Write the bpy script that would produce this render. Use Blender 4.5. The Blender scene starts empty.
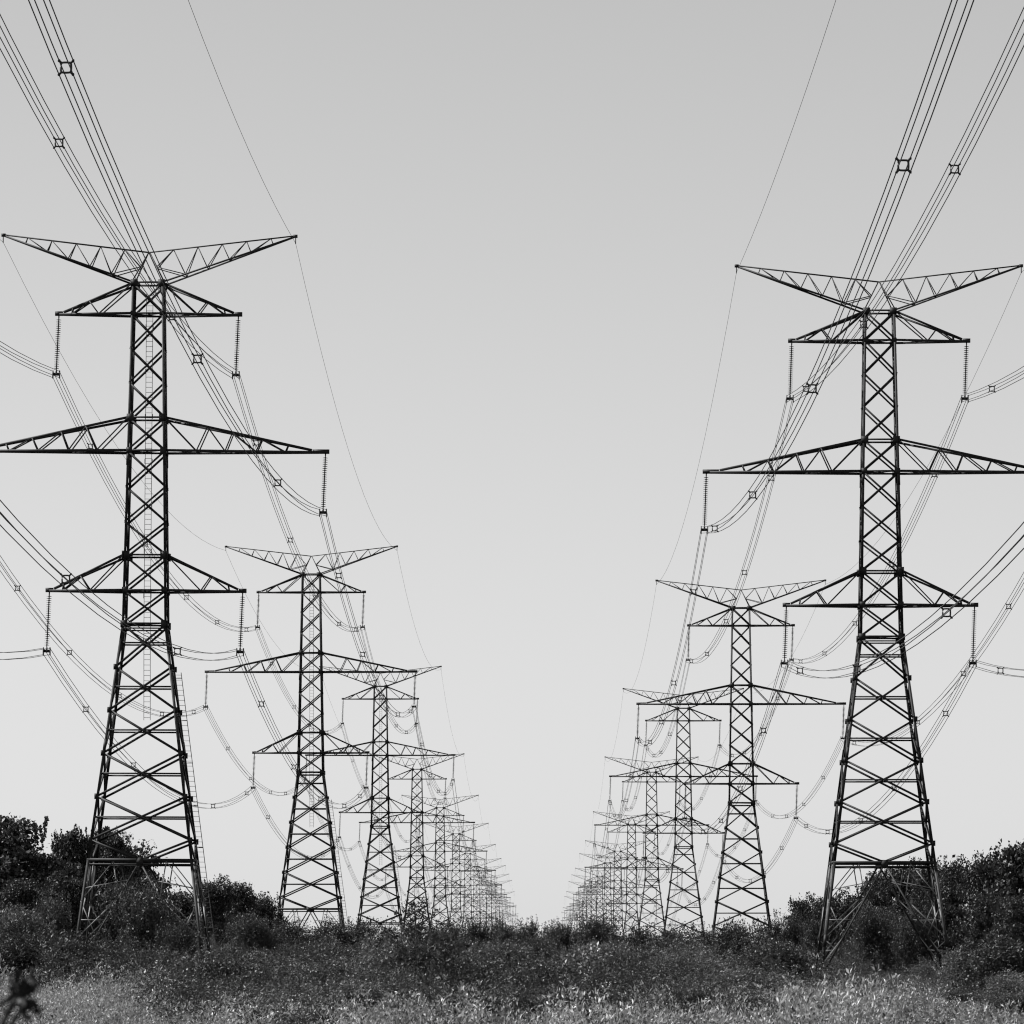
import bpy, math, random
import numpy as np
from mathutils import Vector

# ------------------------------------------------------------------ camera, sky, sun, exposure
SC = bpy.context.scene
COL = SC.collection
F = 5684.0                     # focal length in pixels (a 200 mm lens)
XV, YV = 542.0, 940.0          # where the level line along the corridor vanishes
PITCH = math.atan((YV - 512) / F)
YAW = math.atan((XV - 512) / F)

cam_data = bpy.data.cameras.new('camera')
cam_data.sensor_width = 36.0
cam_data.lens = 36.0 * F / 1024.0
cam_data.clip_start = 0.5
cam_data.clip_end = 60000
cam_data.dof.use_dof = True
cam_data.dof.focus_distance = 220
cam_data.dof.aperture_fstop = 18
cam = bpy.data.objects.new('camera', cam_data)
COL.objects.link(cam)
cam.rotation_euler = (math.pi / 2 + PITCH, 0, YAW)
SC.camera = cam

SUN_EL, SUN_AZ = math.radians(46), math.radians(-80)    # azimuth from +Y (view direction), negative = left
world = bpy.data.worlds.new('World')
SC.world = world
world.use_nodes = True
wn, wl = world.node_tree.nodes, world.node_tree.links
wn.clear()
sky = wn.new('ShaderNodeTexSky'); sky.sky_type = 'NISHITA'; sky.sun_disc = False
sky.sun_elevation = SUN_EL; sky.sun_rotation = SUN_AZ
sky.air_density = 1.5; sky.dust_density = 0.0; sky.ozone_density = 1.0
bw = wn.new('ShaderNodeRGBToBW')
bg = wn.new('ShaderNodeBackground'); bg.inputs['Strength'].default_value = 0.0565
wo = wn.new('ShaderNodeOutputWorld')
wl.new(sky.outputs['Color'], bw.inputs['Color'])
wl.new(bw.outputs['Val'], bg.inputs['Color'])
wl.new(bg.outputs['Background'], wo.inputs['Surface'])

sun_data = bpy.data.lights.new('sun', 'SUN')
sun_data.energy = 4.6
sun_data.angle = math.radians(0.5)
sun_data.color = (1.0, 1.0, 1.0)
sun = bpy.data.objects.new('sun', sun_data)
COL.objects.link(sun)
sd = Vector((math.sin(SUN_AZ) * math.cos(SUN_EL), math.cos(SUN_AZ) * math.cos(SUN_EL), math.sin(SUN_EL)))
sun.rotation_euler = sd.to_track_quat('Z', 'Y').to_euler()

vs = SC.view_settings
vs.view_transform = 'Standard'; vs.look = 'None'; vs.gamma = 1.0; vs.exposure = 0.85
SC.cycles.filter_width = 1.15

# ------------------------------------------------------------------ helpers
RNG = np.random.default_rng(7)
random.seed(7)

def ray_z(py, d):
    """height above the camera of a point that is d metres out along the corridor and shows at row py"""
    return d * math.tan(PITCH + math.atan((512 - py) / F))

def ray_x(px, d):
    return d * math.tan(math.atan((px - 512) / F) - YAW)

def tag(o, label=None, cat=None, group=None, kind=None):
    if label: o['label'] = label
    if cat: o['category'] = cat
    if group: o['group'] = group
    if kind: o['kind'] = kind
    return o

def empty(name, loc):
    o = bpy.data.objects.new(name, None)
    o.empty_display_size = 0.5
    o.location = loc
    COL.objects.link(o)
    return o

def mesh_np(name, verts, faces_flat, loop_tot):
    me = bpy.data.meshes.new(name)
    nv, nl, nf = len(verts), len(faces_flat), len(loop_tot)
    me.vertices.add(nv); me.loops.add(nl); me.polygons.add(nf)
    me.vertices.foreach_set('co', np.asarray(verts, np.float32).ravel())
    me.loops.foreach_set('vertex_index', np.asarray(faces_flat, np.int32))
    lt = np.asarray(loop_tot, np.int32)
    me.polygons.foreach_set('loop_start', np.concatenate(([0], np.cumsum(lt)[:-1])).astype(np.int32))
    me.polygons.foreach_set('loop_total', lt)
    me.update(calc_edges=True)
    return me

class MB:
    """collects bars, angles, tubes, plates and lathes for one mesh"""
    def __init__(s): s.v = []; s.f = []
    def hexa(s, c8):
        b = len(s.v); s.v.extend(tuple(c) for c in c8)
        for q in ((0, 3, 2, 1), (4, 5, 6, 7), (0, 1, 5, 4), (1, 2, 6, 5), (2, 3, 7, 6), (3, 0, 4, 7)):
            s.f.append(tuple(b + i for i in q))
    def plate(s, p, q, a, b):
        """box along p-q; a, b: full cross vectors starting at the axis"""
        s.hexa([p, p + a, p + a + b, p + b, q, q + a, q + a + b, q + b])
    def angle(s, p, q, n, w, t=None):
        """rolled steel angle from p to q, one flange square to n, the other running along -n"""
        p, q, n = Vector(p), Vector(q), Vector(n)
        t = t or w * 0.16
        d = (q - p).normalized()
        e = d.cross(n).normalized()
        n = e.cross(d).normalized()
        s.plate(p - e * w * .5, q - e * w * .5, e * w, n * -t)
        s.plate(p - e * w * .5 - n * t, q - e * w * .5 - n * t, e * t, n * -(w - t))
    def box(s, c, sx, sy, sz):
        x, y, z = c
        s.hexa([(x + i * sx / 2, y + j * sy / 2, z + k * sz / 2) for k in (-1, 1) for i, j in ((-1, -1), (1, -1), (1, 1), (-1, 1))])
    def tube(s, pts, r, n=4, cap=False):
        pts = [Vector(p) for p in pts]
        rs = r if isinstance(r, (list, tuple)) else [r] * len(pts)
        b = len(s.v)
        for i, p in enumerate(pts):
            d = (pts[min(i + 1, len(pts) - 1)] - pts[max(i - 1, 0)]).normalized()
            u = d.cross(Vector((0, 0, 1)))
            if u.length < 1e-3: u = d.cross(Vector((1, 0, 0)))
            u.normalize(); w = u.cross(d)
            for k in range(n):
                a = 2 * math.pi * (k + .5) / n
                s.v.append(tuple(p + (u * math.cos(a) + w * math.sin(a)) * rs[i]))
        for i in range(len(pts) - 1):
            for k in range(n):
                k2 = (k + 1) % n
                s.f.append((b + i * n + k, b + i * n + k2, b + (i + 1) * n + k2, b + (i + 1) * n + k))
        if cap:
            s.f.append(tuple(b + k for k in range(n))[::-1])
            s.f.append(tuple(b + (len(pts) - 1) * n + k for k in range(n)))
    def lathe(s, prof, c0, axis_to, n=10):
        """prof: (radius, fraction) along the line c0 -> axis_to"""
        c0, c1 = Vector(c0), Vector(axis_to)
        s.tube([c0.lerp(c1, t) for _r, t in prof], [r for r, _t in prof], n, True)
    def mesh(s, name, mat):
        flat = [i for f in s.f for i in f]
        me = mesh_np(name, s.v, flat, [len(f) for f in s.f])
        me.materials.append(mat)
        return me
    def build(s, name, mat, parent=None):
        o = bpy.data.objects.new(name, s.mesh(name, mat))
        COL.objects.link(o)
        if parent: o.parent = parent
        return o

def copy_tree(o, parent=None):
    c = o.copy(); COL.objects.link(c)
    if parent: c.parent = parent
    for ch in list(o.children): copy_tree(ch, c)
    return c

# ------------------------------------------------------------------ materials
def new_mat(name):
    m = bpy.data.materials.new(name); m.use_nodes = True
    m.node_tree.nodes.clear()
    return m, m.node_tree.nodes, m.node_tree.links

def solid(name, lo, hi, scale, rough=.6, spec=.4, metal=0.0):
    m, n, l = new_mat(name)
    tc = n.new('ShaderNodeTexCoord')
    no = n.new('ShaderNodeTexNoise'); no.inputs['Scale'].default_value = scale; no.inputs['Detail'].default_value = 5
    cr = n.new('ShaderNodeValToRGB')
    cr.color_ramp.elements[0].position = .3; cr.color_ramp.elements[0].color = (lo, lo, lo, 1)
    cr.color_ramp.elements[1].position = .7; cr.color_ramp.elements[1].color = (hi, hi, hi, 1)
    b = n.new('ShaderNodeBsdfPrincipled'); b.inputs['Roughness'].default_value = rough
    b.inputs['Specular IOR Level'].default_value = spec; b.inputs['Metallic'].default_value = metal
    o = n.new('ShaderNodeOutputMaterial')
    l.new(tc.outputs['Object'], no.inputs['Vector']); l.new(no.outputs['Fac'], cr.inputs['Fac'])
    l.new(cr.outputs['Color'], b.inputs['Base Color']); l.new(b.outputs['BSDF'], o.inputs['Surface'])
    return m

def leafy(name, lo, hi, trans=.35, gloss=.25, patch=0.6):
    """leaves: per-leaf random tone, some light through the blade, a soft sheen"""
    m, n, l = new_mat(name)
    g = n.new('ShaderNodeNewGeometry')
    cr = n.new('ShaderNodeValToRGB')
    cr.color_ramp.elements[0].color = (lo, lo, lo, 1); cr.color_ramp.elements[1].color = (hi, hi, hi, 1)
    tc = n.new('ShaderNodeTexCoord')
    no = n.new('ShaderNodeTexNoise'); no.inputs['Scale'].default_value = patch; no.inputs['Detail'].default_value = 3
    mx = n.new('ShaderNodeMath'); mx.operation = 'MULTIPLY_ADD'
    mx.inputs[1].default_value = 1.2; mx.inputs[2].default_value = -.72
    ad = n.new('ShaderNodeMath'); ad.operation = 'ADD'; ad.use_clamp = True
    l.new(tc.outputs['Object'], no.inputs['Vector']); l.new(no.outputs['Fac'], mx.inputs[0])
    oi = n.new('ShaderNodeObjectInfo')
    m3 = n.new('ShaderNodeMath'); m3.operation = 'MULTIPLY_ADD'; m3.inputs[1].default_value = .5
    m4 = n.new('ShaderNodeMath'); m4.operation = 'MULTIPLY'; m4.inputs[1].default_value = .75
    l.new(g.outputs['Random Per Island'], m4.inputs[0])
    l.new(oi.outputs['Random'], m3.inputs[0]); l.new(m4.outputs[0], m3.inputs[2])
    l.new(m3.outputs[0], ad.inputs[0]); l.new(mx.outputs[0], ad.inputs[1])
    l.new(ad.outputs[0], cr.inputs['Fac'])
    di = n.new('ShaderNodeBsdfDiffuse'); tr = n.new('ShaderNodeBsdfTranslucent')
    gl = n.new('ShaderNodeBsdfGlossy'); gl.inputs['Roughness'].default_value = .5
    gl.inputs['Color'].default_value = (.5, .5, .5, 1)
    m1 = n.new('ShaderNodeMixShader'); m1.inputs['Fac'].default_value = trans
    m2 = n.new('ShaderNodeMixShader')
    m2.inputs['Fac'].default_value = gloss * .12
    o = n.new('ShaderNodeOutputMaterial')
    l.new(cr.outputs['Color'], di.inputs['Color']); l.new(cr.outputs['Color'], tr.inputs['Color'])
    l.new(di.outputs[0], m1.inputs[1]); l.new(tr.outputs[0], m1.inputs[2])
    l.new(m1.outputs[0], m2.inputs[1]); l.new(gl.outputs[0], m2.inputs[2])
    l.new(m2.outputs[0], o.inputs['Surface'])
    return m

STEEL = solid('weathered_steel', .005, .026, 2.6, .6, .25)
STEEL_SUN_TONE = solid('sun_toned_steel', .03, .32, .8, .5, .3)  # sun catching the leg struts, painted in as a paler patchy base colour
STEEL_THIN = solid('ladder_steel', .07, .13, 1.3, .5, .3)
PORCELAIN = solid('glazed_porcelain', .02, .04, 3, .25, .5)
HARDWARE = solid('black_hardware', .015, .03, 3, .5, .4)
WIRE = solid('aluminium_wire', .03, .05, .2, .6, .3)
BARK = solid('bark', .03, .07, 4, .9, .1)
EARTH = solid('earth', .03, .07, .15, 1, .05)
LEAF_OAK = leafy('broadleaf', .014, .085, .22, .5)
LEAF_DARK = leafy('dark_leaf', .014, .06, .2, .4)
LEAF_WILLOW = leafy('willow_leaf', .018, .065, .25, .45)
LEAF_WEED = leafy('weed_leaf', .04, .50, .25, .6, .35)
LEAF_BRUSH = leafy('brush_leaf', .012, .15, .25, .6, .3)
DRY = solid('dry_stalk', .012, .04, 12, .9, .1)
SEED = solid('pale_seed_fluff', .2, .4, 20, .9, .1)

# ------------------------------------------------------------------ the two rows: where every pylon stands
HT = 50.0                       # foot to top of the lattice body
SPAN = 290.0
ROWX = {'left': -28.05, 'right': 24.8}
D1 = {'left': 406.0, 'right': 417.6}
TOPY = {'left': [283, 574, 686, 769, 807.5, 833.6], 'right': [311.5, 607.7, 708, 772, 824, 851]}
TIPY = {'left': [844.2, 858.3, 865.4, 873.9, 880.2, 891.5, 905, 913.5],
        'right': [853.5, 868, 874.7, 881.5, 891.3, 896.3, 907.4, 912]}
SITE = {}
for row in ('left', 'right'):
    L = [(D1[row] - SPAN, None)]
    for k in range(14):
        d = D1[row] + SPAN * k
        z = ray_z(TOPY[row][k], d) if k < 6 else ray_z(TIPY[row][k - 6], d) - 3.43
        L.append((d, z - HT))
    L[0] = (L[0][0], L[1][1] + (2.06 if row == 'left' else -1.88))
    SITE[row] = L               # index 0 stands beside the camera, 1.. are in the picture

def profile(row):
    ds = [-400, -30, 20, 60, 100, 200, 300] + [d for d, z in SITE[row][1:]] + [4600, 9000, 40000]
    zs = [-1.7, -1.7, -1.8, -2.5, -2.9, -3.0, -3.1] + [z for d, z in SITE[row][1:]] + [-28, -40, -60]
    return np.array(ds), np.array(zs)
PRO = {r: profile(r) for r in SITE}

def ground(x, y):
    zl = np.interp(y, *PRO['left']); zr = np.interp(y, *PRO['right'])
    t = np.clip((x + 28.0) / 53.0, 0, 1); t = t * t * (3 - 2 * t)
    return zl * (1 - t) + zr * t + .18 * np.sin(x * .21 + y * .031) + .12 * np.sin(x * .083 - y * .067)

# ------------------------------------------------------------------ ground
def make_ground():
    xs = np.concatenate((-np.geomspace(9000, 90, 24), np.linspace(-80, 80, 65), np.geomspace(90, 9000, 24)))
    ys = np.concatenate((np.linspace(-400, 0, 9), np.linspace(8, 800, 120), np.geomspace(815, 30000, 70)))
    X, Y = np.meshgrid(xs, ys)
    Z = ground(X, Y)
    v = np.stack((X, Y, Z), -1).reshape(-1, 3)
    nx, ny = len(xs), len(ys)
    i = np.arange(nx - 1)[None, :] + np.arange(ny - 1)[:, None] * nx
    q = np.stack((i, i + 1, i + 1 + nx, i + nx), -1).reshape(-1)
    me = mesh_np('ground', v, q, np.full((nx - 1) * (ny - 1), 4))
    me.materials.append(EARTH)
    me.polygons.foreach_set('use_smooth', np.ones(len(me.polygons), bool))
    o = bpy.data.objects.new('ground', me); COL.objects.link(o)
    tag(o, 'rough earth under the power line corridor', kind='structure')
make_ground()

def POSE(row, k):
    """foot, lean and height factor of one pylon: the nearest left one leans a touch"""
    d, z = SITE[row][k]; x, lean, hs = ROWX[row], 0.0, 1.0
    if row == 'left' and k == 1: x, lean, hs = x - .42, math.radians(.27), 1.0105
    if row == 'left' and k == 2: x -= .25
    if row == 'right' and k == 1: x, hs = x + .1, .992
    return Vector((x, d, z + HT * (1 - hs))), lean, hs, (0 if k < 2 else math.radians(1.1 * math.sin(k * 12.9 + len(row))))

def at_pylon(row, k, x, z):
    p, lean, hs, _turn = POSE(row, k)
    return p + Vector((x * math.cos(lean) + z * hs * math.sin(lean), 0, z * hs * math.cos(lean) - x * math.sin(lean)))

# ------------------------------------------------------------------ pylon
def half(t):
    """half width of the body, t metres below its top"""
    return float(np.interp(t, [0, 9.7, 19.4, 24.3, 50.0], [1.14, 1.32, 1.53, 1.6, 4.9]))

def cor(sx, sy, t):
    h = half(t); return Vector((sx * h, sy * h, HT - t))

FACES = [((-1, -1), (1, -1), (0, -1, 0)), ((1, 1), (-1, 1), (0, 1, 0)), ((-1, 1), (-1, -1), (-1, 0, 0)), ((1, -1), (1, 1), (1, 0, 0))]

def arm(mb, s, t_up, t_lo, reach, low_nodes, up_nodes, links, block, wc, ww):
    """cantilever crossarm on side s (+1/-1): two bottom chords, two top chords, web, end block"""
    tipz = HT - t_lo
    for sy in (-1, 1):
        lo0 = cor(s, sy, t_lo); up0 = cor(s, sy, t_up)
        tip = Vector((s * reach, sy * .12, tipz)); tipu = Vector((s * (reach - block), sy * .14, tipz + .16))
        n = (0, sy, 0)
        mb.angle(lo0, tip, n, wc); mb.angle(up0, tipu, n, wc * .92)
        P = {'l0': lo0, 'u0': up0}
        for i, f in enumerate(low_nodes): P['l%d' % (i + 1)] = lo0.lerp(tip, f)
        for i, f in enumerate(up_nodes): P['u%d' % (i + 1)] = up0.lerp(tipu, f)
        for a, b in links: mb.angle(P[a], P[b], n, ww)
    # plan bracing between the two bottom chords
    fs = [0] + list(low_nodes)
    for i in range(len(fs) - 1):
        a = cor(s, -1 if i % 2 else 1, t_lo).lerp(Vector((s * reach, 0, tipz)), fs[i])
        b = cor(s, 1 if i % 2 else -1, t_lo).lerp(Vector((s * reach, 0, tipz)), fs[i + 1])
        mb.angle(a - Vector((0, 0, .06)), b - Vector((0, 0, .06)), (0, 0, -1), ww * .9)
    for f in low_nodes:
        a = cor(s, -1, t_lo).lerp(Vector((s * reach, -.12, tipz)), f); b = cor(s, 1, t_lo).lerp(Vector((s * reach, .12, tipz)), f)
        mb.angle(a + Vector((0, 0, .05)), b + Vector((0, 0, .05)), (0, 0, 1), ww * .9)
    mb.box((s * (reach - block / 2 + .05), 0, tipz + .06), block, .34, .30)

ARMS = [  # t_up, t_lo, reach, low, up, links, end block
    (0.12, 2.26, 6.67, (.43, .79), (.62, .86), (('u0', 'l1'), ('l1', 'u1'), ('u1', 'l2'), ('l2', 'u2')), .55),
    (9.68, 12.03, 13.0, (.19, .365, .555, .735), (.29, .46, .66, .84),
     (('u0', 'l1'), ('l1', 'u1'), ('u1', 'l2'), ('l2', 'u2'), ('u2', 'l3'), ('l3', 'u3'), ('u3', 'l4'), ('l4', 'u4')), 1.2),
    (19.45, 21.95, 7.14, (.43, .79), (.62, .86), (('u0', 'l1'), ('l1', 'u1'), ('u1', 'l2'), ('l2', 'u2')), .55)]
STRING = 4.04
SWAY = -.15
PHASES = []                     # (key, x, z) of the yoke centre in pylon space
for an, a in zip(('upper', 'middle', 'lower'), ARMS):
    for sn, s in (('left', -1), ('right', 1)):
        PHASES.append((an, sn, s * (a[2] - .22) + SWAY, HT - a[1] - STRING - .25))

def make_pylon(ladder):
    root = empty('lattice_pylon', (0, 0, 0))
    # legs
    for sx in (-1, 1):
        for sy in (-1, 1):
            mb = MB()
            for t0, t1, w in ((0, 24.3, .17), (24.3, 41.0, .19), (41.0, 52.0, .21)):
                p, q = cor(sx, sy, t0), cor(sx, sy, t1) if t1 < 51 else cor(sx, sy, 50) + (cor(sx, sy, 50) - cor(sx, sy, 48))
                d = (q - p).normalized()
                for ax, ay in (((-sx, 0, 0)), (0, -sy, 0)) and ((Vector((-sx, 0, 0)), Vector((0, -sy, 0))), (Vector((0, -sy, 0)), Vector((-sx, 0, 0)))):
                    a = (ax - d * ax.dot(d)).normalized()
                    b = (ay - d * ay.dot(d)).normalized()
                    mb.plate(p, q, a * w, b * (w * .16))
                # splice plates where the leg angles meet
                mid = p.lerp(q, .52)
                mb.plate(mid - d * .45 + Vector((sx * .012, sy * .012, 0)), mid + d * .45 + Vector((sx * .012, sy * .012, 0)),
                         Vector((-sx * w * 1.05, 0, 0)), Vector((0, sy * .02, 0)))
                mb.plate(mid - d * .45 + Vector((sx * .012, sy * .012, 0)), mid + d * .45 + Vector((sx * .012, sy * .012, 0)),
                         Vector((0, -sy * w * 1.05, 0)), Vector((sx * .02, 0, 0)))
            mb.build('leg', STEEL, root)
    # body bracing: X panels on the four faces
    tb = [0.05, 2.26, 4.75, 7.2, 9.68, 12.03, 14.6, 17.1, 19.45, 21.95, 24.3]
    tl = [24.3, 27.4, 30.45, 33.5, 36.55, 39.6]
    mb = MB()
    for (a, b, n) in FACES:
        nv = Vector(n)
        for i in range(len(tb) - 1):
            mb.angle(cor(*a, tb[i]), cor(*b, tb[i + 1]), n, .145)
            mb.angle(cor(*b, tb[i]) - nv * .05, cor(*a, tb[i + 1]) - nv * .05, n, .13)
        for i in range(len(tl) - 1):
            mb.angle(cor(*a, tl[i]), cor(*b, tl[i + 1]), n, .155)
            mb.angle(cor(*b, tl[i]) - nv * .06, cor(*a, tl[i + 1]) - nv * .06, n, .155)
            h0, h1 = half(tl[i]), half(tl[i + 1])
            tm = tl[i] + (tl[i + 1] - tl[i]) * h0 / (h0 + h1)
            mb.angle(cor(*a, tm) - nv * .1, cor(*b, tm) - nv * .1, n, .115)
        c = (cor(*a, 41.0) + cor(*b, 41.0)) / 2
        for e in (a, b): mb.angle(cor(*e, 39.6), c, n, .155)
        for t, w in ((0.05, .13), (2.26, .13), (9.68, .13), (12.03, .13), (19.45, .13), (21.95, .13), (24.3, .12), (24.65, .10)):
            mb.angle(cor(*a, t), cor(*b, t), n, w)
        # gusset plates at the joints
        for t, w in ((.1, .52), (2.26, .34), (9.7, .52), (12.03, .42), (19.45, .56), (21.95, .42), (24.35, .5)):
            for e in (a, b):
                p = cor(*e, t); o_ = Vector((-.16 * e[0] * abs(n[1]), -.16 * e[1] * abs(n[0]), 0))
                q = p + nv * .03 + o_
                ex = Vector((abs(n[1]), abs(n[0]), 0))
                mb.plate(q - ex * w / 2 - Vector((0, 0, w / 2)), q - ex * w / 2 + Vector((0, 0, w / 2)), ex * w, nv * .015)
        for t in tl[1:]:
            for e in (a, b):
                p = cor(*e, t) + nv * .03; ex = Vector((abs(n[1]), abs(n[0]), 0))
                mb.plate(p - ex * .13 - Vector((0, 0, .2)), p - ex * .13 + Vector((0, 0, .2)), ex * .26, nv * .012)
    for t in (2.26, 12.03, 21.95, 24.3):       # plan diaphragms
        mb.angle(cor(-1, -1, t), cor(1, 1, t), (0, 0, 1), .1); mb.angle(cor(1, -1, t - .06), cor(-1, 1, t - .06), (0, 0, 1), .1)
    mb.build('body_bracing', STEEL, root)
    # base: waist beam and leg bracing
    mb, m2 = MB(), MB()
    for (a, b, n) in FACES:
        nv = Vector(n)
        A, B = cor(*a, 41.0), cor(*b, 41.0)
        mb.angle(A, B, n, .2); mb.angle(A - Vector((0, 0, .3)), B - Vector((0, 0, .3)), n, .1)
        c = (A + B) / 2 - Vector((0, 0, .1))
        mb.plate(c + nv * .03 - Vector((.25 * abs(n[1]), .25 * abs(n[0]), .28)), c + nv * .03 + Vector((-.25 * abs(n[1]), -.25 * abs(n[0]), .28)),
                 Vector((.5 * abs(n[1]), .5 * abs(n[0]), 0)), nv * .015)
        for e in (a, b):
            ft = cor(*e, 49.6)
            mb.angle(c, ft, n, .13)
            D = lambda f: c.lerp(ft, f) - nv * .03
            Lg = lambda t: cor(*e, t) - nv * .03
            hz = c.lerp(cor(*e, 41.0) - Vector((0, 0, .1)), .5)
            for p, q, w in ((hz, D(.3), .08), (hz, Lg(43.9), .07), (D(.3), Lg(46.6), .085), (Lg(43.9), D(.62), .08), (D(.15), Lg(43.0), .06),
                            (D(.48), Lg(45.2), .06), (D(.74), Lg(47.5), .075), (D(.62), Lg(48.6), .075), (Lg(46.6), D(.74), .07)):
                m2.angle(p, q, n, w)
    for s in (-1, 1):                           # plan bracing at the base beam
        mb.angle(cor(-1, -s, 41.0), cor(1, s, 41.0), (0, 0, 1), .1)
    mb.build('base_bracing', STEEL, root)
    m2.build('leg_strut', STEEL_SUN_TONE, root)  # struts take the paler steel with sunlight put into its colour
    # crossarms
    for s in (-1, 1):
        for i, a in enumerate(ARMS):
            mb = MB(); arm(mb, s, a[0], a[1], a[2], a[3], a[4], a[5], a[6], .18 if i == 1 else .17, .09)
            mb.build('crossarm', STEEL, root)
    # earth wire peaks (the V on top)
    for s in (-1, 1):
        mb = MB()
        tip = Vector((s * 10.5, 0, HT + 3.43)); peak = Vector((0, 0, HT + 2.2))
        mb.angle(peak, tip, (0, -1, 0), .10)
        ups = [peak.lerp(tip, i / 6) for i in range(1, 6)]
        for sy in (-1, 1):
            c0 = cor(s, sy, 0); n = (0, sy, 0)
            tp = tip + Vector((0, sy * .05, -.06))
            mb.angle(c0, tp, n, .13)
            lows = [c0.lerp(tp, f) for f in (.163, .328, .497, .66, .83)]
            for i in range(5):
                mb.angle(ups[i], lows[i], n, .07)
                if i < 4: mb.angle(ups[i + 1], lows[i], n, .06)
            # inner A-frame
            mid = peak.lerp(c0, .5)
            mb.angle(peak + Vector((s * .04, 0, 0)), c0, n, .085)
            mb.angle(ups[0], mid, n, .075)
            mb.angle(mid, lows[0], n, .07)
        for f in (.163, .497, .83):
            a = cor(s, -1, 0).lerp(tip, f); b = cor(s, 1, 0).lerp(tip, f)
            mb.angle(a, b, (0, 0, -1), .06)
        mb.box((s * 10.5, 0, HT + 3.4), .3, .2, .22)
        mb.box((s * 10.52, 0, HT + 3.1), .06, .1, .5)
        mb.build('earth_wire_arm', STEEL, root)
    # insulator strings with their yokes
    for i, (an, sn, x, z) in enumerate(PHASES):
        s = 1 if sn == 'right' else -1
        a = ARMS[i // 2]
        top = Vector((s * (a[2] - .22), 0, HT - a[1] - .06)); bot = Vector((x, 0, z + .22))
        mb = MB(); prof = [(.05, 0), (.05, .05)]
        nd = 24
        for k in range(nd):
            t0 = .06 + .90 * k / nd; st = .90 / nd
            prof += [(.035, t0), (.05, t0 + st * .35), (.19, t0 + st * .56), (.19, t0 + st * .66), (.05, t0 + st * .7), (.035, t0 + st * .98)]
        prof += [(.04, .97), (.04, 1)]
        mb.lathe(prof, top, bot, 8)
        st = mb.build('insulator_string', PORCELAIN, root)
        mb = MB()
        mb.box((x, 0, z + .02), .46, .10, .20)
        for sx in (-1, 1): mb.box((x + sx * .24, 0, z), .07, .34, .56)
        mb.box((x, 0, z + .18), .12, .08, .2)
        mb.build('yoke_clamp', HARDWARE, st)
    if ladder:
        mb = MB()
        def rung_ladder(p0, p1, across, w, r=.02, step=.36):
            p0, p1, ac = Vector(p0), Vector(p1), Vector(across)
            for s in (-1, 1): mb.tube([p0 + ac * w / 2 * s, p1 + ac * w / 2 * s], r * 1.3, 4)
            n = int((p1 - p0).length / step)
            for k in range(n):
                c = p0.lerp(p1, (k + .5) / n); mb.tube([c - ac * w / 2, c + ac * w / 2], r, 4)
        for t0, t1 in ((.6, 9.7), (9.7, 19.45), (19.45, 24.3), (24.3, 31)):
            rung_ladder((0, half(t0) - .2, HT - t0), (0, half(t1) - .2, HT - t1), (1, 0, 0), .46)
        for t in np.arange(3, 31, 3.2):
            for sx in (-1, 1): mb.box((sx * .27, half(t) - .15, HT - t), .035, .05, .34)
        p0 = cor(1, 1, 27.6) + Vector((.17, .1, 0)); p1 = cor(1, 1, 49.8) + Vector((.17, .1, 0))
        rung_ladder(p0, p1, (1, 0, 0), .46)
        for t in np.arange(28, 49, 3): mb.box(cor(1, 1, t) + Vector((.18, .08, 0)), .5, .05, .06)
        mb.build('ladder', STEEL_THIN, root)
    return root

ORD = ['first', 'second', 'third', 'fourth', 'fifth', 'sixth', 'seventh', 'eighth', 'ninth', 'tenth', 'eleventh', 'twelfth', 'thirteenth', 'fourteenth']
for row in ('left', 'right'):
    proto = make_pylon(row == 'left')
    for k in range(1, 15):
        o = proto if k == 1 else copy_tree(proto)
        d, z = SITE[row][k]
        P = POSE(row, k)
        o.location, o.rotation_euler, o.scale = P[0], (0, P[1], P[3]), (1, 1, P[2])
        if k == 1:
            lab = ('tallest lattice pylon of the left row, nearest, with ladder up its middle' if row == 'left'
                   else 'tallest lattice pylon of the right row, nearest, standing before dark trees')
        elif k < 7:
            lab = '%s steel lattice pylon from the front in the %s row' % (ORD[k - 1], row)
        else:
            lab = 'small distant lattice pylon, %s from the front in the %s row' % (ORD[k - 1], row)
        tag(o, lab, 'pylon', 'lattice pylons of the %s row' % row)

# ------------------------------------------------------------------ conductors
spacer_mesh = None
def make_spacer():
    mb = MB(); q = .17
    ring = [(q * math.copysign(abs(math.cos(a)) ** .45, math.cos(a)), 0, q * math.copysign(abs(math.sin(a)) ** .45, math.sin(a)))
            for a in np.linspace(0, 2 * math.pi, 21)]
    mb.tube(ring, .036, 6)
    for sx in (-1, 1):
        for sz in (-1, 1):
            mb.tube([(sx * q * .88, 0, sz * q * .88), (sx * .25, 0, sz * .25)], .042, 6, True)
            mb.box((sx * .23, 0, sz * .23), .075, .12, .075)
    return mb.mesh('spacer', HARDWARE)
spacer_mesh = make_spacer()
B = .23                          # half side of the four-wire square

S0 = {'left': 5.57, 'right': 4.84}
G0 = {'left': 4.2, 'right': 2.6}
def sag_pts(row, x, z, sag, first, k0, k1, n):
    out = []
    for k in range(k0, k1):
        a, b = at_pylon(row, k, x, z), at_pylon(row, k + 1, x, z)
        S = first if k == 0 else sag
        nn = n if k < 6 else max(6, n // 2)
        for i in range(nn + (k == k1 - 1)):
            f = i / nn
            out.append(a.lerp(b, f) - Vector((0, 0, 4 * S * f * (1 - f))))
    return out

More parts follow.
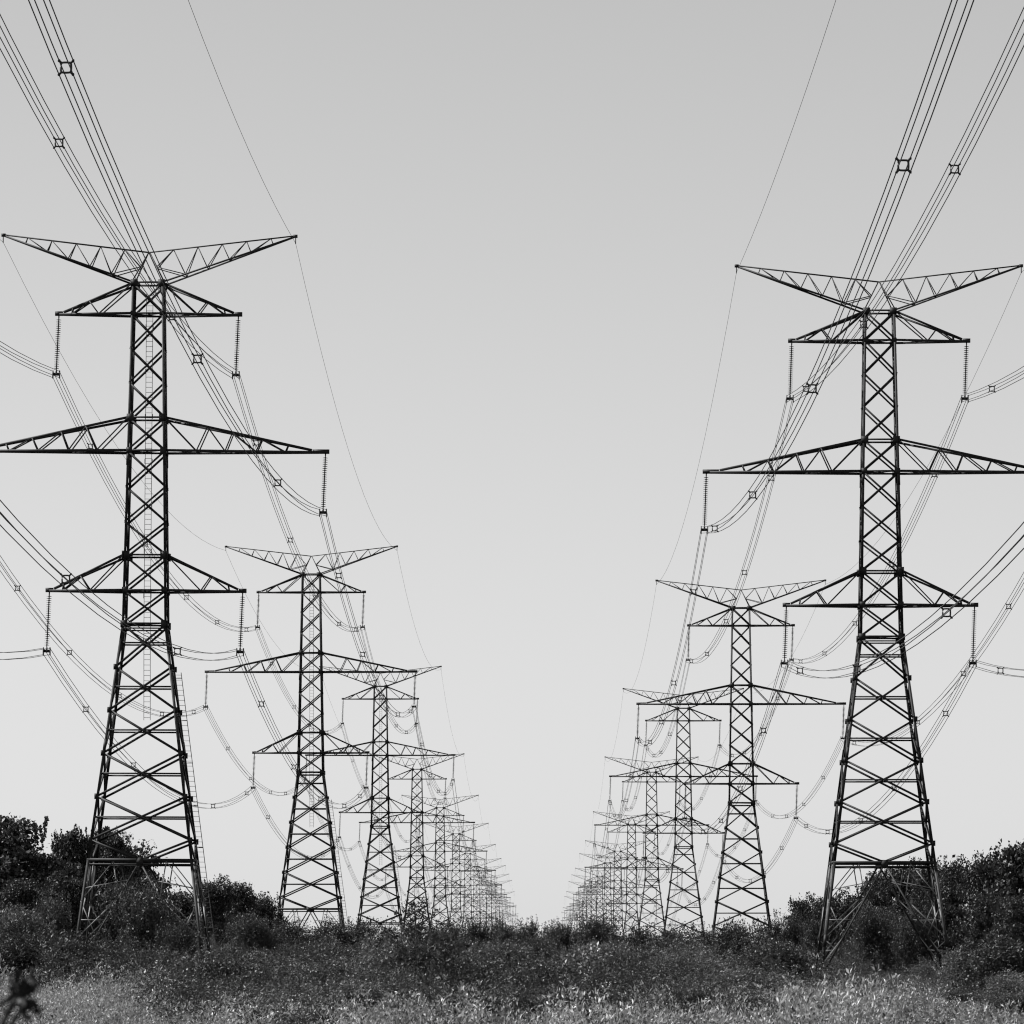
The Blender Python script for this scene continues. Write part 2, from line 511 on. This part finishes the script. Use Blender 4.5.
ARMNAME = {'upper': 'top', 'middle': 'long middle', 'lower': 'lowest'}
for row in ('left', 'right'):
    for (an, sn, x, z) in PHASES:
        root = empty('conductor_bundle', (ROWX[row] + x, SITE[row][1][0], SITE[row][1][1] + z))
        tag(root, 'four-wire bundle on the %s end of the %s crossarm, %s pylon row' % (sn, ARMNAME[an], row),
            'power line', 'conductor bundles of the %s row' % row)
        pts = sag_pts(row, x, z, 5.8, S0[row], 0, 14, 18)
        for bx in (-B, B):
            for bz in (-B, B):
                mb = MB(); mb.tube([p + Vector((bx, 0, bz)) - root.location for p in pts], .0215, 4)
                mb.build('wire', WIRE, root)
        base = [.245, .52, .768, .97] if row == 'left' else [.087, .333, .58, .80]
        for k in range(0, 9):
            pa, pb = at_pylon(row, k, x, z), at_pylon(row, k + 1, x, z)
            S = S0[row] if k == 0 else 5.8
            for fb in (base if k == 0 else [.09, .29, .49, .69, .9]):
                f = 1 - fb if k == 0 else (fb + random.uniform(-.02, .02) + (.03 * k if k > 0 else 0)) % 1.0
                if k: f += random.uniform(-.008, .008)
                if f < .02 or f > .985: continue
                c = pa.lerp(pb, f) - Vector((0, 0, 4 * S * f * (1 - f)))
                o = bpy.data.objects.new('spacer', spacer_mesh); COL.objects.link(o)
                o.parent = root; o.location = c - root.location
                o.rotation_euler = (math.atan((pb.z - pa.z) / SPAN - 4 * S * (1 - 2 * f) / SPAN), 0, 0)
    for sn, s in (('left', -1), ('right', 1)):
        mb = MB()
        pts = sag_pts(row, s * 10.52, HT + 2.9, 4.5, G0[row], 0, 14, 18)
        loc = pts[18]
        mb.tube([p - loc for p in pts], .0135, 4)
        g = mb.build('ground_wire', WIRE); g.location = loc
        tag(g, 'thin single wire along the %s tips of the V tops, %s pylon row' % (sn, row), 'power line', 'thin wires along the pylon tops')

# ------------------------------------------------------------------ foliage
def leaf_quads(c, l, w, up=0.0, dirs=None):
    """diamond leaves at centres c; up>0 turns their length upwards"""
    n = len(c)
    d = RNG.normal(size=(n, 3)) if dirs is None else dirs + RNG.normal(size=(n, 3)) * .45
    d[:, 2] += up * np.sqrt(3)
    d /= np.linalg.norm(d, axis=1, keepdims=True)
    r = RNG.normal(size=(n, 3)); e = np.cross(d, r); e /= np.linalg.norm(e, axis=1, keepdims=True)
    k = RNG.uniform(.6, 1.35, (n, 1))
    nn = np.cross(d, e)
    L, W = l * k / 2, w * k / 2
    v = np.stack((c - d * L, c + e * W + nn * W * .3, c + d * L, c - e * W + nn * W * .3), 1)
    return v.reshape(-1, 3)

def leaf_mesh(name, v, mat):
    n = len(v) // 4
    me = mesh_np(name, v, np.arange(n * 4), np.full(n, 4))
    me.materials.append(mat)
    return me

def crown_points(lobes, n_clump, per, spread, fill=.55):
    """clumps through the outer shell of several lobes, then leaves round each clump"""
    vol = np.array([l[3] * l[4] * l[5] for l in lobes]) ** .67; vol /= vol.sum()
    out = []
    for l, share in zip(lobes, vol):
        m = max(3, int(n_clump * share))
        u = RNG.normal(size=(m, 3)); u /= np.linalg.norm(u, axis=1, keepdims=True)
        r = RNG.uniform(fill, 1.08, (m, 1))
        c = np.array(l[:3]) + u * r * np.array(l[3:6])
        sz = RNG.uniform(.5, 1.5, (m, 1, 1)) * spread
        q = RNG.normal(size=(m, per, 3)) * sz * np.array([1, 1, .6])
        out.append((c[:, None, :] + q).reshape(-1, 3))
    return np.concatenate(out)

def limb_set(h, r, lobes, lean=0.0, twigs=0):
    mb = MB()
    top = Vector((lean, 0, h * .8))
    trunk = [Vector((0, 0, -.6)), Vector((.05 * lean, .02, h * .2)), Vector((.4 * lean, -.05, h * .5)), top]
    mb.tube(trunk, [r, r * .85, r * .6, r * .2], 7)
    for l in lobes:
        s = trunk[1].lerp(trunk[3], random.uniform(.05, .75))
        e = Vector(l[:3]); m = s.lerp(e, .5) + Vector((0, 0, .12 * (e - s).length))
        mb.tube([s, m, e], [r * .42, r * .3, r * .1], 5)
        for _ in range(twigs):
            u = Vector(RNG.normal(size=3)).normalized()
            mb.tube([m.lerp(e, random.random()), e + Vector((u.x * l[3], u.y * l[4], u.z * l[5])) * 1.0], [r * .12, r * .03], 3)
    return mb

def make_tree_kind(name, h, lobes, n_clump, per, spread, leaf, mat, r=.16, up=0.0, fill=.55, sparse_top=None):
    P = crown_points(lobes, n_clump, per, spread, fill)
    P = P[P[:, 2] > .05]
    if sparse_top is not None: P = np.concatenate((P, sparse_top))
    cm = leaf_mesh('crown', leaf_quads(P, leaf[0], leaf[1], up), mat)
    tm = limb_set(h, r, lobes, twigs=4).mesh('trunk', BARK)
    return (cm, tm, h)

def rand_lobes(n, w, z0, h, seed, fat=1.0):
    rg = np.random.default_rng(seed); L = []
    for i in range(n):
        f = (i + .5) / n
        z = z0 + (h - z0) * (f ** .9) * .92
        env = math.sin(math.pi * min(1, .18 + .72 * f)) ** .7
        a = rg.uniform(0, 6.28); q = rg.uniform(.15, .62) * w / 2 * env
        s = fat * w * rg.uniform(.16, .27) * (.55 + .55 * env)
        L.append((q * math.cos(a), q * math.sin(a), min(z, h - s * .75), s, s, s * rg.uniform(.65, .95)))
    return L

def sprigs(n, w, z0, z1, per, seed):
    """leafy shoots that stick out of the crown's top"""
    rg = np.random.default_rng(seed); out = []
    for i in range(n):
        x, y = rg.uniform(-w / 2, w / 2, 2); hh = rg.uniform(.5, 1) * (z1 - z0)
        t = rg.uniform(0, 1, per); lean = rg.uniform(-.25, .25, 2)
        out.append(np.stack((x + lean[0] * t * hh + rg.normal(0, .05, per), y + lean[1] * t * hh + rg.normal(0, .05, per),
                             z0 + hh * t), -1))
    return np.concatenate(out)

KIND = {}
KIND['broad_a'] = make_tree_kind('broad_a', 11, rand_lobes(22, 9.6, 1.5, 11, 1, .85), 520, 62, .30, (.30, .20), LEAF_OAK, .2, .0, .62, sprigs(12, 5, 9.4, 11.2, 30, 15))
KIND['broad_b'] = make_tree_kind('broad_b', 11, rand_lobes(20, 8.8, 1.2, 11, 5, .85), 480, 62, .30, (.30, .20), LEAF_OAK, .2, .0, .62, sprigs(12, 5, 9.4, 11.2, 30, 16))
KIND['sparse'] = make_tree_kind('sparse', 9, rand_lobes(20, 5.0, .4, 9, 12), 230, 36, .24, (.26, .17), LEAF_OAK, .12, .0, .5)
KIND['oval_a'] = make_tree_kind('oval_a', 8, rand_lobes(13, 5.5, .5, 7.6, 13), 520, 56, .22, (.18, .10), LEAF_DARK, .12, .3, .4, sprigs(14, 3.2, 6.2, 8.1, 34, 3))
KIND['oval_b'] = make_tree_kind('oval_b', 8, rand_lobes(14, 6.0, .4, 7.7, 21), 520, 56, .22, (.18, .10), LEAF_DARK, .12, .3, .4, sprigs(14, 3.6, 6.2, 8.1, 34, 4))
KIND['bush_a'] = make_tree_kind('bush_a', 4, rand_lobes(12, 4.6, .1, 3.9, 31), 420, 44, .2, (.13, .055), LEAF_WILLOW, .06, .4, .3, sprigs(40, 3.4, 2.6, 4.2, 34, 5))
KIND['bush_b'] = make_tree_kind('bush_b', 4, rand_lobes(13, 4.2, .1, 3.8, 37), 420, 44, .2, (.13, .055), LEAF_WILLOW, .06, .4, .3, sprigs(40, 3.0, 2.6, 4.3, 34, 6))
KIND['bush_c'] = make_tree_kind('bush_c', 4, rand_lobes(9, 3.0, .1, 3.9, 41), 330, 44, .17, (.12, .05), LEAF_DARK, .06, .6, .3, sprigs(34, 2.2, 2.4, 4.4, 34, 8))

KIND['bush_p'] = make_tree_kind('bush_p', 4, rand_lobes(14, 4.6, .1, 3.9, 47), 420, 50, .2, (.13, .055), LEAF_BRUSH, .06, .4, .3, sprigs(70, 3.6, 2.6, 4.1, 34, 10))
KIND['bush_d'] = make_tree_kind('bush_d', 4, rand_lobes(12, 4.0, .1, 3.8, 43), 420, 44, .2, (.12, .05), LEAF_DARK, .06, .5, .3, sprigs(44, 3.2, 2.4, 4.4, 34, 9))

def plant(kind, name, cat, label, px, top, wpx, d, group=None, dz=0.0):
    cm, tm, h0 = KIND[kind]
    x = ray_x(px, d); g = float(ground(x, d)) + dz
    H = ray_z(top, d) - g
    w0 = {'broad_a': 9, 'broad_b': 8, 'sparse': 5, 'oval_a': 5.5, 'oval_b': 6, 'bush_a': 4.6, 'bush_b': 4.2, 'bush_c': 3.0, 'bush_d': 4.0, 'bush_p': 4.6}[kind]
    sw = wpx * d / F / w0 * 1.0; sh = H / (h0 * 1.02)
    root = empty(name, (x, d, g))
    root.rotation_euler = (0, 0, random.uniform(0, 6.28))
    root.scale = (sw, sw, sh)
    for n, me in (('crown', cm), ('trunk', tm)):
        o = bpy.data.objects.new(n, me); COL.objects.link(o); o.parent = root
    tag(root, label, cat, group)
    return root

GT = 'trees along the left edge of the corridor'
GR = 'trees along the right edge of the corridor'
GS = 'upright shrubs on the skyline between the rows'
T, S_ = ('tree', 'tree'), ('shrub', 'shrub')
PLANTS = [
    # left edge
    ('broad_a', T, 'big round leafy tree at the left picture edge, its crown highest there', 10, 815, 140, 440, GT),
    ('broad_b', T, 'leafy tree just left of the nearest left pylon, right of a sky gap', 74, 826, 72, 455, GT),
    ('broad_a', T, 'leafy tree seen through the legs of the nearest left pylon', 104, 826, 72, 480, GT),
    ('sparse', T, 'thin open-crowned tree with sky showing through, under the nearest left pylon', 146, 836, 66, 510, GT),
    ('oval_b', T, 'dark low tree filling the space below the big left edge tree', 22, 872, 84, 425, GT),
    ('oval_a', T, 'dark low tree left of the nearest left pylon foot, under taller crowns', 70, 868, 80, 432, GT),
    ('oval_b', T, 'dark tree behind the centre of the nearest left pylon base', 128, 864, 96, 500, GT),
    ('oval_a', T, 'tree just right of the nearest left pylon, tallest of that clump', 214, 871, 62, 610, GT),
    ('oval_b', T, 'middle tree between the nearest and second left pylons', 240, 876, 62, 640, GT),
    ('oval_a', T, 'low tree close before the second left pylon foot', 264, 889, 56, 660, GT),
    ('oval_b', T, 'small tree behind the nearest left pylon right leg', 184, 886, 80, 620, GT),
    ('bush_p', S_, 'round fine-leaved shrub at the left picture edge, pale top over black shade', 18, 903, 86, 335, None),
    ('bush_b', S_, 'sloping dark shrub above the round shrub near the left edge', 52, 893, 60, 390, None),
    ('bush_b', S_, 'tall speckled shrub growing inside the nearest left pylon base', 138, 880, 96, 372, None),
    ('bush_a', S_, 'low shrub at the right foot of the nearest left pylon', 182, 918, 60, 360, None),
    ('bush_a', S_, 'low dark shrub between nearest and second left pylons', 250, 912, 70, 480, None),
    # right edge
    ('oval_a', T, 'pale-topped tree at the left end of the right woods, beside the second right pylon', 803, 889, 56, 640, GR),
    ('oval_b', T, 'tree left of the nearest right pylon left leg', 826, 890, 62, 600, GR),
    ('oval_a', T, 'low tree seen through the left legs of the nearest right pylon', 850, 884, 66, 560, GR),
    ('oval_b', T, 'tree behind the middle of the nearest right pylon base', 878, 863, 66, 540, GR),
    ('oval_a', T, 'tree behind the right half of the nearest right pylon base', 903, 853, 70, 510, GR),
    ('oval_b', T, 'tree just right of the nearest right pylon right leg', 930, 853, 74, 480, GR),
    ('oval_a', T, 'dense tree second from the right picture edge', 957, 851, 76, 450, GR),
    ('oval_b', T, 'dense tall tree with ragged top near the right picture edge', 988, 844, 84, 345, GR),
    ('broad_b', T, 'tallest right tree, cut by the right picture edge', 1026, 836, 84, 330, GR),
    ('oval_a', T, 'dark low tree under the tall ragged tree at far right', 985, 888, 66, 320, GR),
    ('oval_b', T, 'dark low tree at the right picture edge under the tallest one', 1015, 890, 80, 300, GR),
    ('bush_b', S_, 'dark shrub filling the centre of the nearest right pylon base', 872, 902, 70, 455, None),
    ('bush_a', S_, 'dark shrub inside the right half of the nearest right pylon base', 912, 905, 66, 450, None),
    ('bush_b', S_, 'dark shrub left of the nearest right pylon foot', 790, 912, 50, 540, None),
    ('bush_c', S_, 'dark narrow shrub beside the nearest right pylon left leg', 812, 915, 40, 500, None),
    ('bush_p', S_, 'pale-leaved shrub in front of the right woods, above the bright weeds', 965, 946, 70, 262, None),
    ('bush_a', S_, 'low shrub over black shade at the lower right picture edge', 1004, 936, 130, 235, None),
    # skyline between the rows
    ('bush_d', S_, 'shrub on the skyline at the second left pylon left foot', 285, 918, 68, 530, GS),
    ('bush_c', S_, 'shrub on the skyline under the middle of the second left pylon', 312, 923, 62, 507, GS),
    ('bush_c', S_, 'rounded shrub on the skyline at the second left pylon right foot', 345, 919, 68, 514, GS),
    ('bush_d', S_, 'dark shrub on the skyline between second and third left pylons', 362, 918, 58, 521, GS),
    ('bush_c', S_, 'shrub on the skyline under the third left pylon', 388, 922, 52, 478, GS),
    ('bush_c', S_, 'shrub on the skyline under the fourth left pylon', 424, 919, 62, 485, GS),
    ('bush_d', S_, 'upright shrub on the skyline under the fifth left pylon', 451, 920, 49, 492, GS),
    ('bush_c', S_, 'pointed shrub on the skyline left of the far left pylons', 474, 918, 42, 489, GS),
    ('bush_c', S_, 'pointed tall shrub under the farthest left pylons', 490, 919, 46, 506, GS),
    ('bush_d', S_, 'shrub on the skyline below the left end of the open gap', 510, 921, 52, 503, GS),
    ('bush_c', S_, 'dark pointed shrub standing highest in the open gap between rows', 526, 919, 37, 465, GS),
    ('bush_c', S_, 'shrub on the skyline in the middle of the open gap', 545, 923, 46, 517, GS),
    ('bush_d', S_, 'shrub on the skyline at the right end of the open gap', 566, 920, 52, 474, GS),
    ('bush_c', S_, 'shrub on the skyline under the farthest right pylons', 588, 915, 49, 471, GS),
    ('bush_c', S_, 'wispy shrub on the skyline under the seventh right pylon', 609, 917, 46, 528, GS),
    ('bush_d', S_, 'shrub on the skyline under the fourth right pylon', 640, 924, 68, 485, GS),
    ('bush_c', S_, 'shrub on the skyline under the third right pylon', 672, 924, 64, 507, GS),
    ('bush_c', S_, 'shrub on the skyline between second and third right pylons', 705, 925, 70, 509, GS),
    ('bush_d', S_, 'shrub on the skyline under the second right pylon', 738, 919, 70, 506, GS),
    ('bush_c', S_, 'shrub on the skyline at the second right pylon right foot', 765, 919, 55, 528, GS),
    # nearer single shrubs in the brush
    ('bush_a', S_, 'dark shrub in the brush below the second left pylon', 318, 952, 80, 250, None),
    ('bush_b', S_, 'dark shrub in the brush left of picture centre bottom', 345, 974, 70, 165, None),
    ('bush_b', S_, 'broad dark shrub in the brush below the open gap', 552, 955, 84, 230, None),
    ('bush_a', S_, 'dark shrub in the brush at picture centre bottom', 524, 985, 80, 135, None),
    ('bush_c', S_, 'dark shrub in the brush below the third right pylon', 655, 962, 70, 200, None),
    ('bush_b', S_, 'dark shrub in the brush below the second right pylon', 752, 952, 84, 240, None),
    ('bush_a', S_, 'dark shrub in the brush at the left, under the speckled shrub', 232, 974, 90, 180, None),
]
for kind, (nm, cat), lab, px, top, w, d, grp in PLANTS:
    plant(kind, nm if nm == 'shrub' else ('leafy_tree' if kind[0] in 'bs' and kind[1] in 'rp' else 'small_tree'), cat, lab, px, top, w, d, grp)

# sapling with a bare leaning shoot in the middle of the brush
def sapling(px, d, top, label, leaves, mat):
    x = ray_x(px, d); g = float(ground(x, d)); H = ray_z(top, d) - g
    root = empty('sapling', (x, d, g)); tag(root, label, 'sapling')
    mb = MB(); P = []
    stem = [Vector((0, 0, -.3)), Vector((.03, 0, H * .4)), Vector((-.05, 0, H * .75)), Vector((-.12, 0, H))]
    mb.tube(stem, [.035, .03, .02, .008], 6)
    for i in range(22):
        f = .38 + .6 * i / 22; k = min(2, int(f * 3)); s = stem[k].lerp(stem[k + 1], f * 3 - k)
        a = i * 2.4; ln = (1.15 - f) * H * .42
        e = s + Vector((math.cos(a) * ln, math.sin(a) * ln, ln * .75))
        mb.tube([s, e], [.012, .004], 4)
        for q in range(leaves):
            P.append(s.lerp(e, RNG.uniform(.2, 1.05)) + Vector(RNG.normal(size=3)) * .07)
    mb.build('trunk', BARK, root)
    me = leaf_mesh('crown', leaf_quads(np.array(P), .11, .06), mat)
    o = bpy.data.objects.new('crown', me); COL.objects.link(o); o.parent = root
sapling(448, 128, 936, 'slender sapling with bare dark stem standing out of the brush below the fourth left pylon', 24, LEAF_WILLOW)
sapling(418, 205, 903, 'thin leafy shoot rising above the skyline before the fourth left pylon', 46, LEAF_DARK)
sapling(592, 150, 948, 'thin pale sapling in the brush below the right end of the open gap', 16, LEAF_WEED)

# ------------------------------------------------------------------ brush and weeds (nobody could count them)
def proto_obj(name, me):
    return bpy.data.objects.new(name, me)          # only instanced, never linked to the scene itself

def clump(n_stem, w, h, per, l, wd, mat, up, seed):
    rg = np.random.default_rng(seed); P = []; Dv = []
    for i in range(n_stem):
        a = rg.uniform(0, 6.28); r = w / 2 * math.sqrt(rg.uniform(0, 1))
        hh = h * rg.uniform(.55, 1.1) * (1 - .35 * (2 * r / w) ** 2)
        t = rg.uniform(.12, 1, per) ** .8
        lx, ly = rg.normal(0, .16, 2) * h
        px = r * math.cos(a) + lx * t ** 2; py = r * math.sin(a) + ly * t ** 2
        sp = .16 * w * (1 - .6 * t)
        ang = rg.uniform(0, 6.28, per)
        P.append(np.stack((px + np.cos(ang) * sp * rg.uniform(.1, 1, per), py + np.sin(ang) * sp * rg.uniform(.1, 1, per), hh * t), -1))
        Dv.append(np.stack((np.cos(ang), np.sin(ang), np.full(per, up)), -1))
    P = np.concatenate(P); Dv = np.concatenate(Dv)
    return leaf_mesh('clump', leaf_quads(P, l, wd, 0, Dv), mat)

def scatter(name, label, protos, pts, rot, scl):
    pcol = bpy.data.collections.new(name + '_kinds')
    for i, me in enumerate(protos): pcol.objects.link(proto_obj(name + '_kind', me))
    me = bpy.data.meshes.new(name)
    me.vertices.add(len(pts)); me.vertices.foreach_set('co', np.asarray(pts, np.float32).ravel())
    a = me.attributes.new('turn', 'FLOAT_VECTOR', 'POINT'); a.data.foreach_set('vector', np.asarray(rot, np.float32).ravel())
    a = me.attributes.new('size', 'FLOAT_VECTOR', 'POINT'); a.data.foreach_set('vector', np.asarray(scl, np.float32).ravel())
    me.update()
    o = bpy.data.objects.new(name, me); COL.objects.link(o)
    ng = bpy.data.node_groups.new(name, 'GeometryNodeTree')
    ng.interface.new_socket('Geometry', in_out='INPUT', socket_type='NodeSocketGeometry')
    ng.interface.new_socket('Geometry', in_out='OUTPUT', socket_type='NodeSocketGeometry')
    N, Lk = ng.nodes, ng.links
    gi, go = N.new('NodeGroupInput'), N.new('NodeGroupOutput')
    ci = N.new('GeometryNodeCollectionInfo'); ci.inputs['Collection'].default_value = pcol
    ci.inputs['Separate Children'].default_value = True; ci.inputs['Reset Children'].default_value = True
    ip = N.new('GeometryNodeInstanceOnPoints'); ip.inputs['Pick Instance'].default_value = True
    at, asz = N.new('GeometryNodeInputNamedAttribute'), N.new('GeometryNodeInputNamedAttribute')
    at.data_type = 'FLOAT_VECTOR'; at.inputs['Name'].default_value = 'turn'
    asz.data_type = 'FLOAT_VECTOR'; asz.inputs['Name'].default_value = 'size'
    Lk.new(gi.outputs[0], ip.inputs['Points']); Lk.new(ci.outputs[0], ip.inputs['Instance'])
    Lk.new(at.outputs['Attribute'], ip.inputs['Rotation']); Lk.new(asz.outputs['Attribute'], ip.inputs['Scale'])
    Lk.new(ip.outputs[0], go.inputs[0])
    m = o.modifiers.new('scatter', 'NODES'); m.node_group = ng
    tag(o, label, kind='stuff')
    return o

def field(y0, y1, n, margin=8.0):
    """random points over the visible wedge between two distances"""
    y = np.sqrt(RNG.uniform(y0 ** 2, y1 ** 2, n))
    lo = y * (0 - 542) / F - margin; hi = y * (1024 - 542) / F + margin
    x = lo + (hi - lo) * RNG.uniform(0, 1, n)
    return x, y

def patchy(x, y, s, seed):
    rg = np.random.default_rng(seed); v = 0
    for k in range(5):
        a, b, c = rg.uniform(-1, 1) * s, rg.uniform(-1, 1) * s * .5, rg.uniform(0, 6.28)
        v = v + np.sin(a * x + b * y + c)
    return v / 2.2

weeds = [clump(80, 1.4, 1.15, 52, .056, .021, LEAF_WEED, .9, 50 + i) for i in range(4)]
brush = [clump(130, 2.3, 1.7, 84, .056, .029, LEAF_BRUSH, .35, 60 + i) for i in range(4)] + [clump(110, 2.3, 1.9, 90, .062, .03, LEAF_WILLOW, .5, 70 + i) for i in range(3)]

def cover_height(x, d):
    """how tall the growth stands at each spot: it rises from the open middle ground to the thicket further out"""
    px = XV + x * F / d
    mid = np.interp(d, [70, 100, 150, 200, 300, 450, 600, 760], [1062, 1032, 1002, 985, 967, 956, 952, 949])
    rgt = np.interp(d, [70, 100, 150, 200, 300, 400, 600, 760], [1062, 1032, 1004, 990, 985, 976, 940, 935])
    lft = np.interp(d, [70, 100, 150, 200, 300, 400, 600, 760], [1062, 1030, 995, 978, 967, 963, 942, 936])
    a = np.clip((px - 740) / 90, 0, 1); b = np.clip((260 - px) / 100, 0, 1)
    far_r = np.interp(d, [70, 100, 150, 200, 300, 400, 600, 760], [1062, 1036, 1012, 1003, 992, 975, 938, 933])
    c = np.clip((px - 900) / 50, 0, 1); rgt = rgt * (1 - c) + far_r * c
    py = mid * (1 - a) * (1 - b) + rgt * a + lft * b
    return d * np.tan(PITCH + np.arctan((512 - py) / F)) - ground(x, d)

def lay(name, label, protos, x, y, hp, wide, lo, hi):
    keep = patchy(x, y, 1.6, 15) > -1.0
    x, y = x[keep], y[keep]
    n = len(x); z = ground(x, y) - .05
    rot = np.stack((RNG.normal(0, .06, n), RNG.normal(0, .06, n), RNG.uniform(0, 6.28, n)), -1)
    s = cover_height(x, y) / hp * RNG.uniform(lo, hi, n) * (1 + .10 * patchy(x, y, .3, 12) + .30 * patchy(x, y, 1.9, 14))
    s = np.clip(s, .3, 3.2); w = s ** .55 * RNG.uniform(.85, 1.15, n) * wide
    scatter(name, label, protos, np.stack((x, y, z), -1), rot, np.stack((w, w, s), -1))

def weed_front(x, y):
    px = XV + x * F / y
    return np.interp(px, [0, 120, 200, 300, 420, 560, 650, 750, 900, 1024], [235, 205, 150, 118, 140, 128, 150, 180, 205, 190]) * (1 + .1 * patchy(x, y, .35, 3))

x, y = field(72, 290, 9000)
k = (y < weed_front(x, y)) & (RNG.uniform(0, 1, len(x)) > .15)
lay('weeds', 'pale leafy weeds covering the near ground', weeds, x[k], y[k], 1.15, 1.0, .55, 1.2)
x2, y2 = field(80, 300, 4600); x3, y3 = field(300, 760, 5200, 14)
k = (y2 > weed_front(x2, y2)) | (patchy(x2, y2, .8, 8) > .62)
x, y = np.concatenate((x2[k], x3)), np.concatenate((y2[k], y3))
lay_hold = (x, y)
# scattered thickets that stand above the rest
tx, ty = field(98, 330, 420, 4); ux, uy = field(330, 640, 300, 8)
k = (ty > weed_front(tx, ty) * .96) | (RNG.uniform(0, 1, len(tx)) < .3)
clear = lambda x, y: (y < 215) | (np.abs(x / y * F + XV - 525) < 275)      # keeps the growth round the two near pylons low
ux, uy = ux[clear(ux, uy)], uy[clear(ux, uy)]
k &= clear(tx, ty) & ((tx / ty * F + XV > 150) | (ty > 200))
lay('thicket', 'darker bushy thickets standing out of the brush', [KIND[q][0] for q in ('bush_a', 'bush_b', 'bush_c', 'bush_p', 'bush_a', 'bush_p')],
    ux, uy, 4.0, 1.0, .6, 1.05)
lay('near_thicket', 'lumpy mixed thickets standing in the near brush and weeds', [KIND[q][0] for q in ('bush_p', 'bush_b', 'bush_p', 'bush_a', 'bush_p', 'bush_c')],
    tx[k], ty[k], 4.0, 1.0, .7, 1.75)
x, y = lay_hold
lay('brush', 'low tangled brush spreading between the pylons', brush, x, y, 1.7, 1.05, .5, 1.25)

# ------------------------------------------------------------------ dry stalk close to the camera
def dry_stalk():
    d = 12.0; P = lambda px, py, dy=0: Vector((ray_x(px, d + dy), d + dy, ray_z(py, d + dy)))
    base = Vector((P(0, 1024).x - .03, d, float(ground(-1.1, d))))
    root = empty('dry_weed', base)
    tag(root, 'blurred dark dry weed stalk close to the camera at the lower left corner', 'weed')
    mb = MB()
    mb.tube([P(22, 990) - base, P(28, 994) - base, P(35, 988) - base, P(37, 980) - base, P(34, 976) - base], [.003, .006, .005, .004, .001], 7)
    mb.tube([P(20, 996) - base, P(26, 1000) - base, P(33, 1002) - base, P(36, 998) - base], [.003, .005, .004, .001], 7)
    mb.tube([base - root.location, P(2, 1030) - base, P(14, 1004) - base, P(24, 986) - base, P(30, 978) - base], [.006, .006, .006, .005, .002], 7)
    mb.tube([P(8, 1034, .1) - base, P(18, 1016, .1) - base, P(29, 1004, .1) - base, P(34, 1008, .1) - base], [.005, .005, .006, .002], 7)
    mb.tube([P(17, 1000) - base, P(16, 985) - base, P(20, 972) - base], [.003, .005, .003], 7)
    mb.build('stalk', DRY, root)
    mb = MB()
    mb.lathe([(.002, 0), (.007, .2), (.010, .5), (.006, .8), (.002, 1)], P(21, 998) - base, P(30, 982) - base, 9)
    mb.lathe([(.002, 0), (.007, .3), (.006, .7), (.001, 1)], P(33, 994) - base, P(37, 978) - base, 9)
    for (px, py, dx, dz, l) in ((26, 990, .9, .2, .03), (30, 1004, .9, -.5, .03), (14, 996, -.9, -.3, .03), (20, 986, .5, -.8, .025)):
        p = P(px, py) - base
        mb.tube([p + Vector((dx * t + .25 * math.sin(t * 5), .2 * t, dz * t + .3 * math.cos(t * 4))) * l for t in (0, .3, .6, .8, 1)], [.002, .006, .005, .004, .001], 5)
    mb.build('seed_head', DRY, root)
    cs = []
    for px, py, n in ((24, 990, 34), (17, 978, 14), (35, 984, 26), (31, 1005, 26), (20, 998, 20), (10, 1012, 12), (36, 1012, 10), (24, 972, 8)):
        c = P(px, py) - base
        cs.append(np.array(c) + RNG.normal(size=(n, 3)) * np.array([.010, .012, .014]))
    o = bpy.data.objects.new('dry_leaf', leaf_mesh('dry_leaf', leaf_quads(np.concatenate(cs), .026, .008, .4), DRY)); COL.objects.link(o); o.parent = root; o['kind'] = 'stuff'
    mb = MB(); mb.lathe([(.001, 0), (.007, .3), (.006, .7), (.001, 1)], P(21, 998, -.02) - base, P(27, 1006, -.02) - base, 9)
    mb.build('seed_fluff', SEED, root)
dry_stalk()
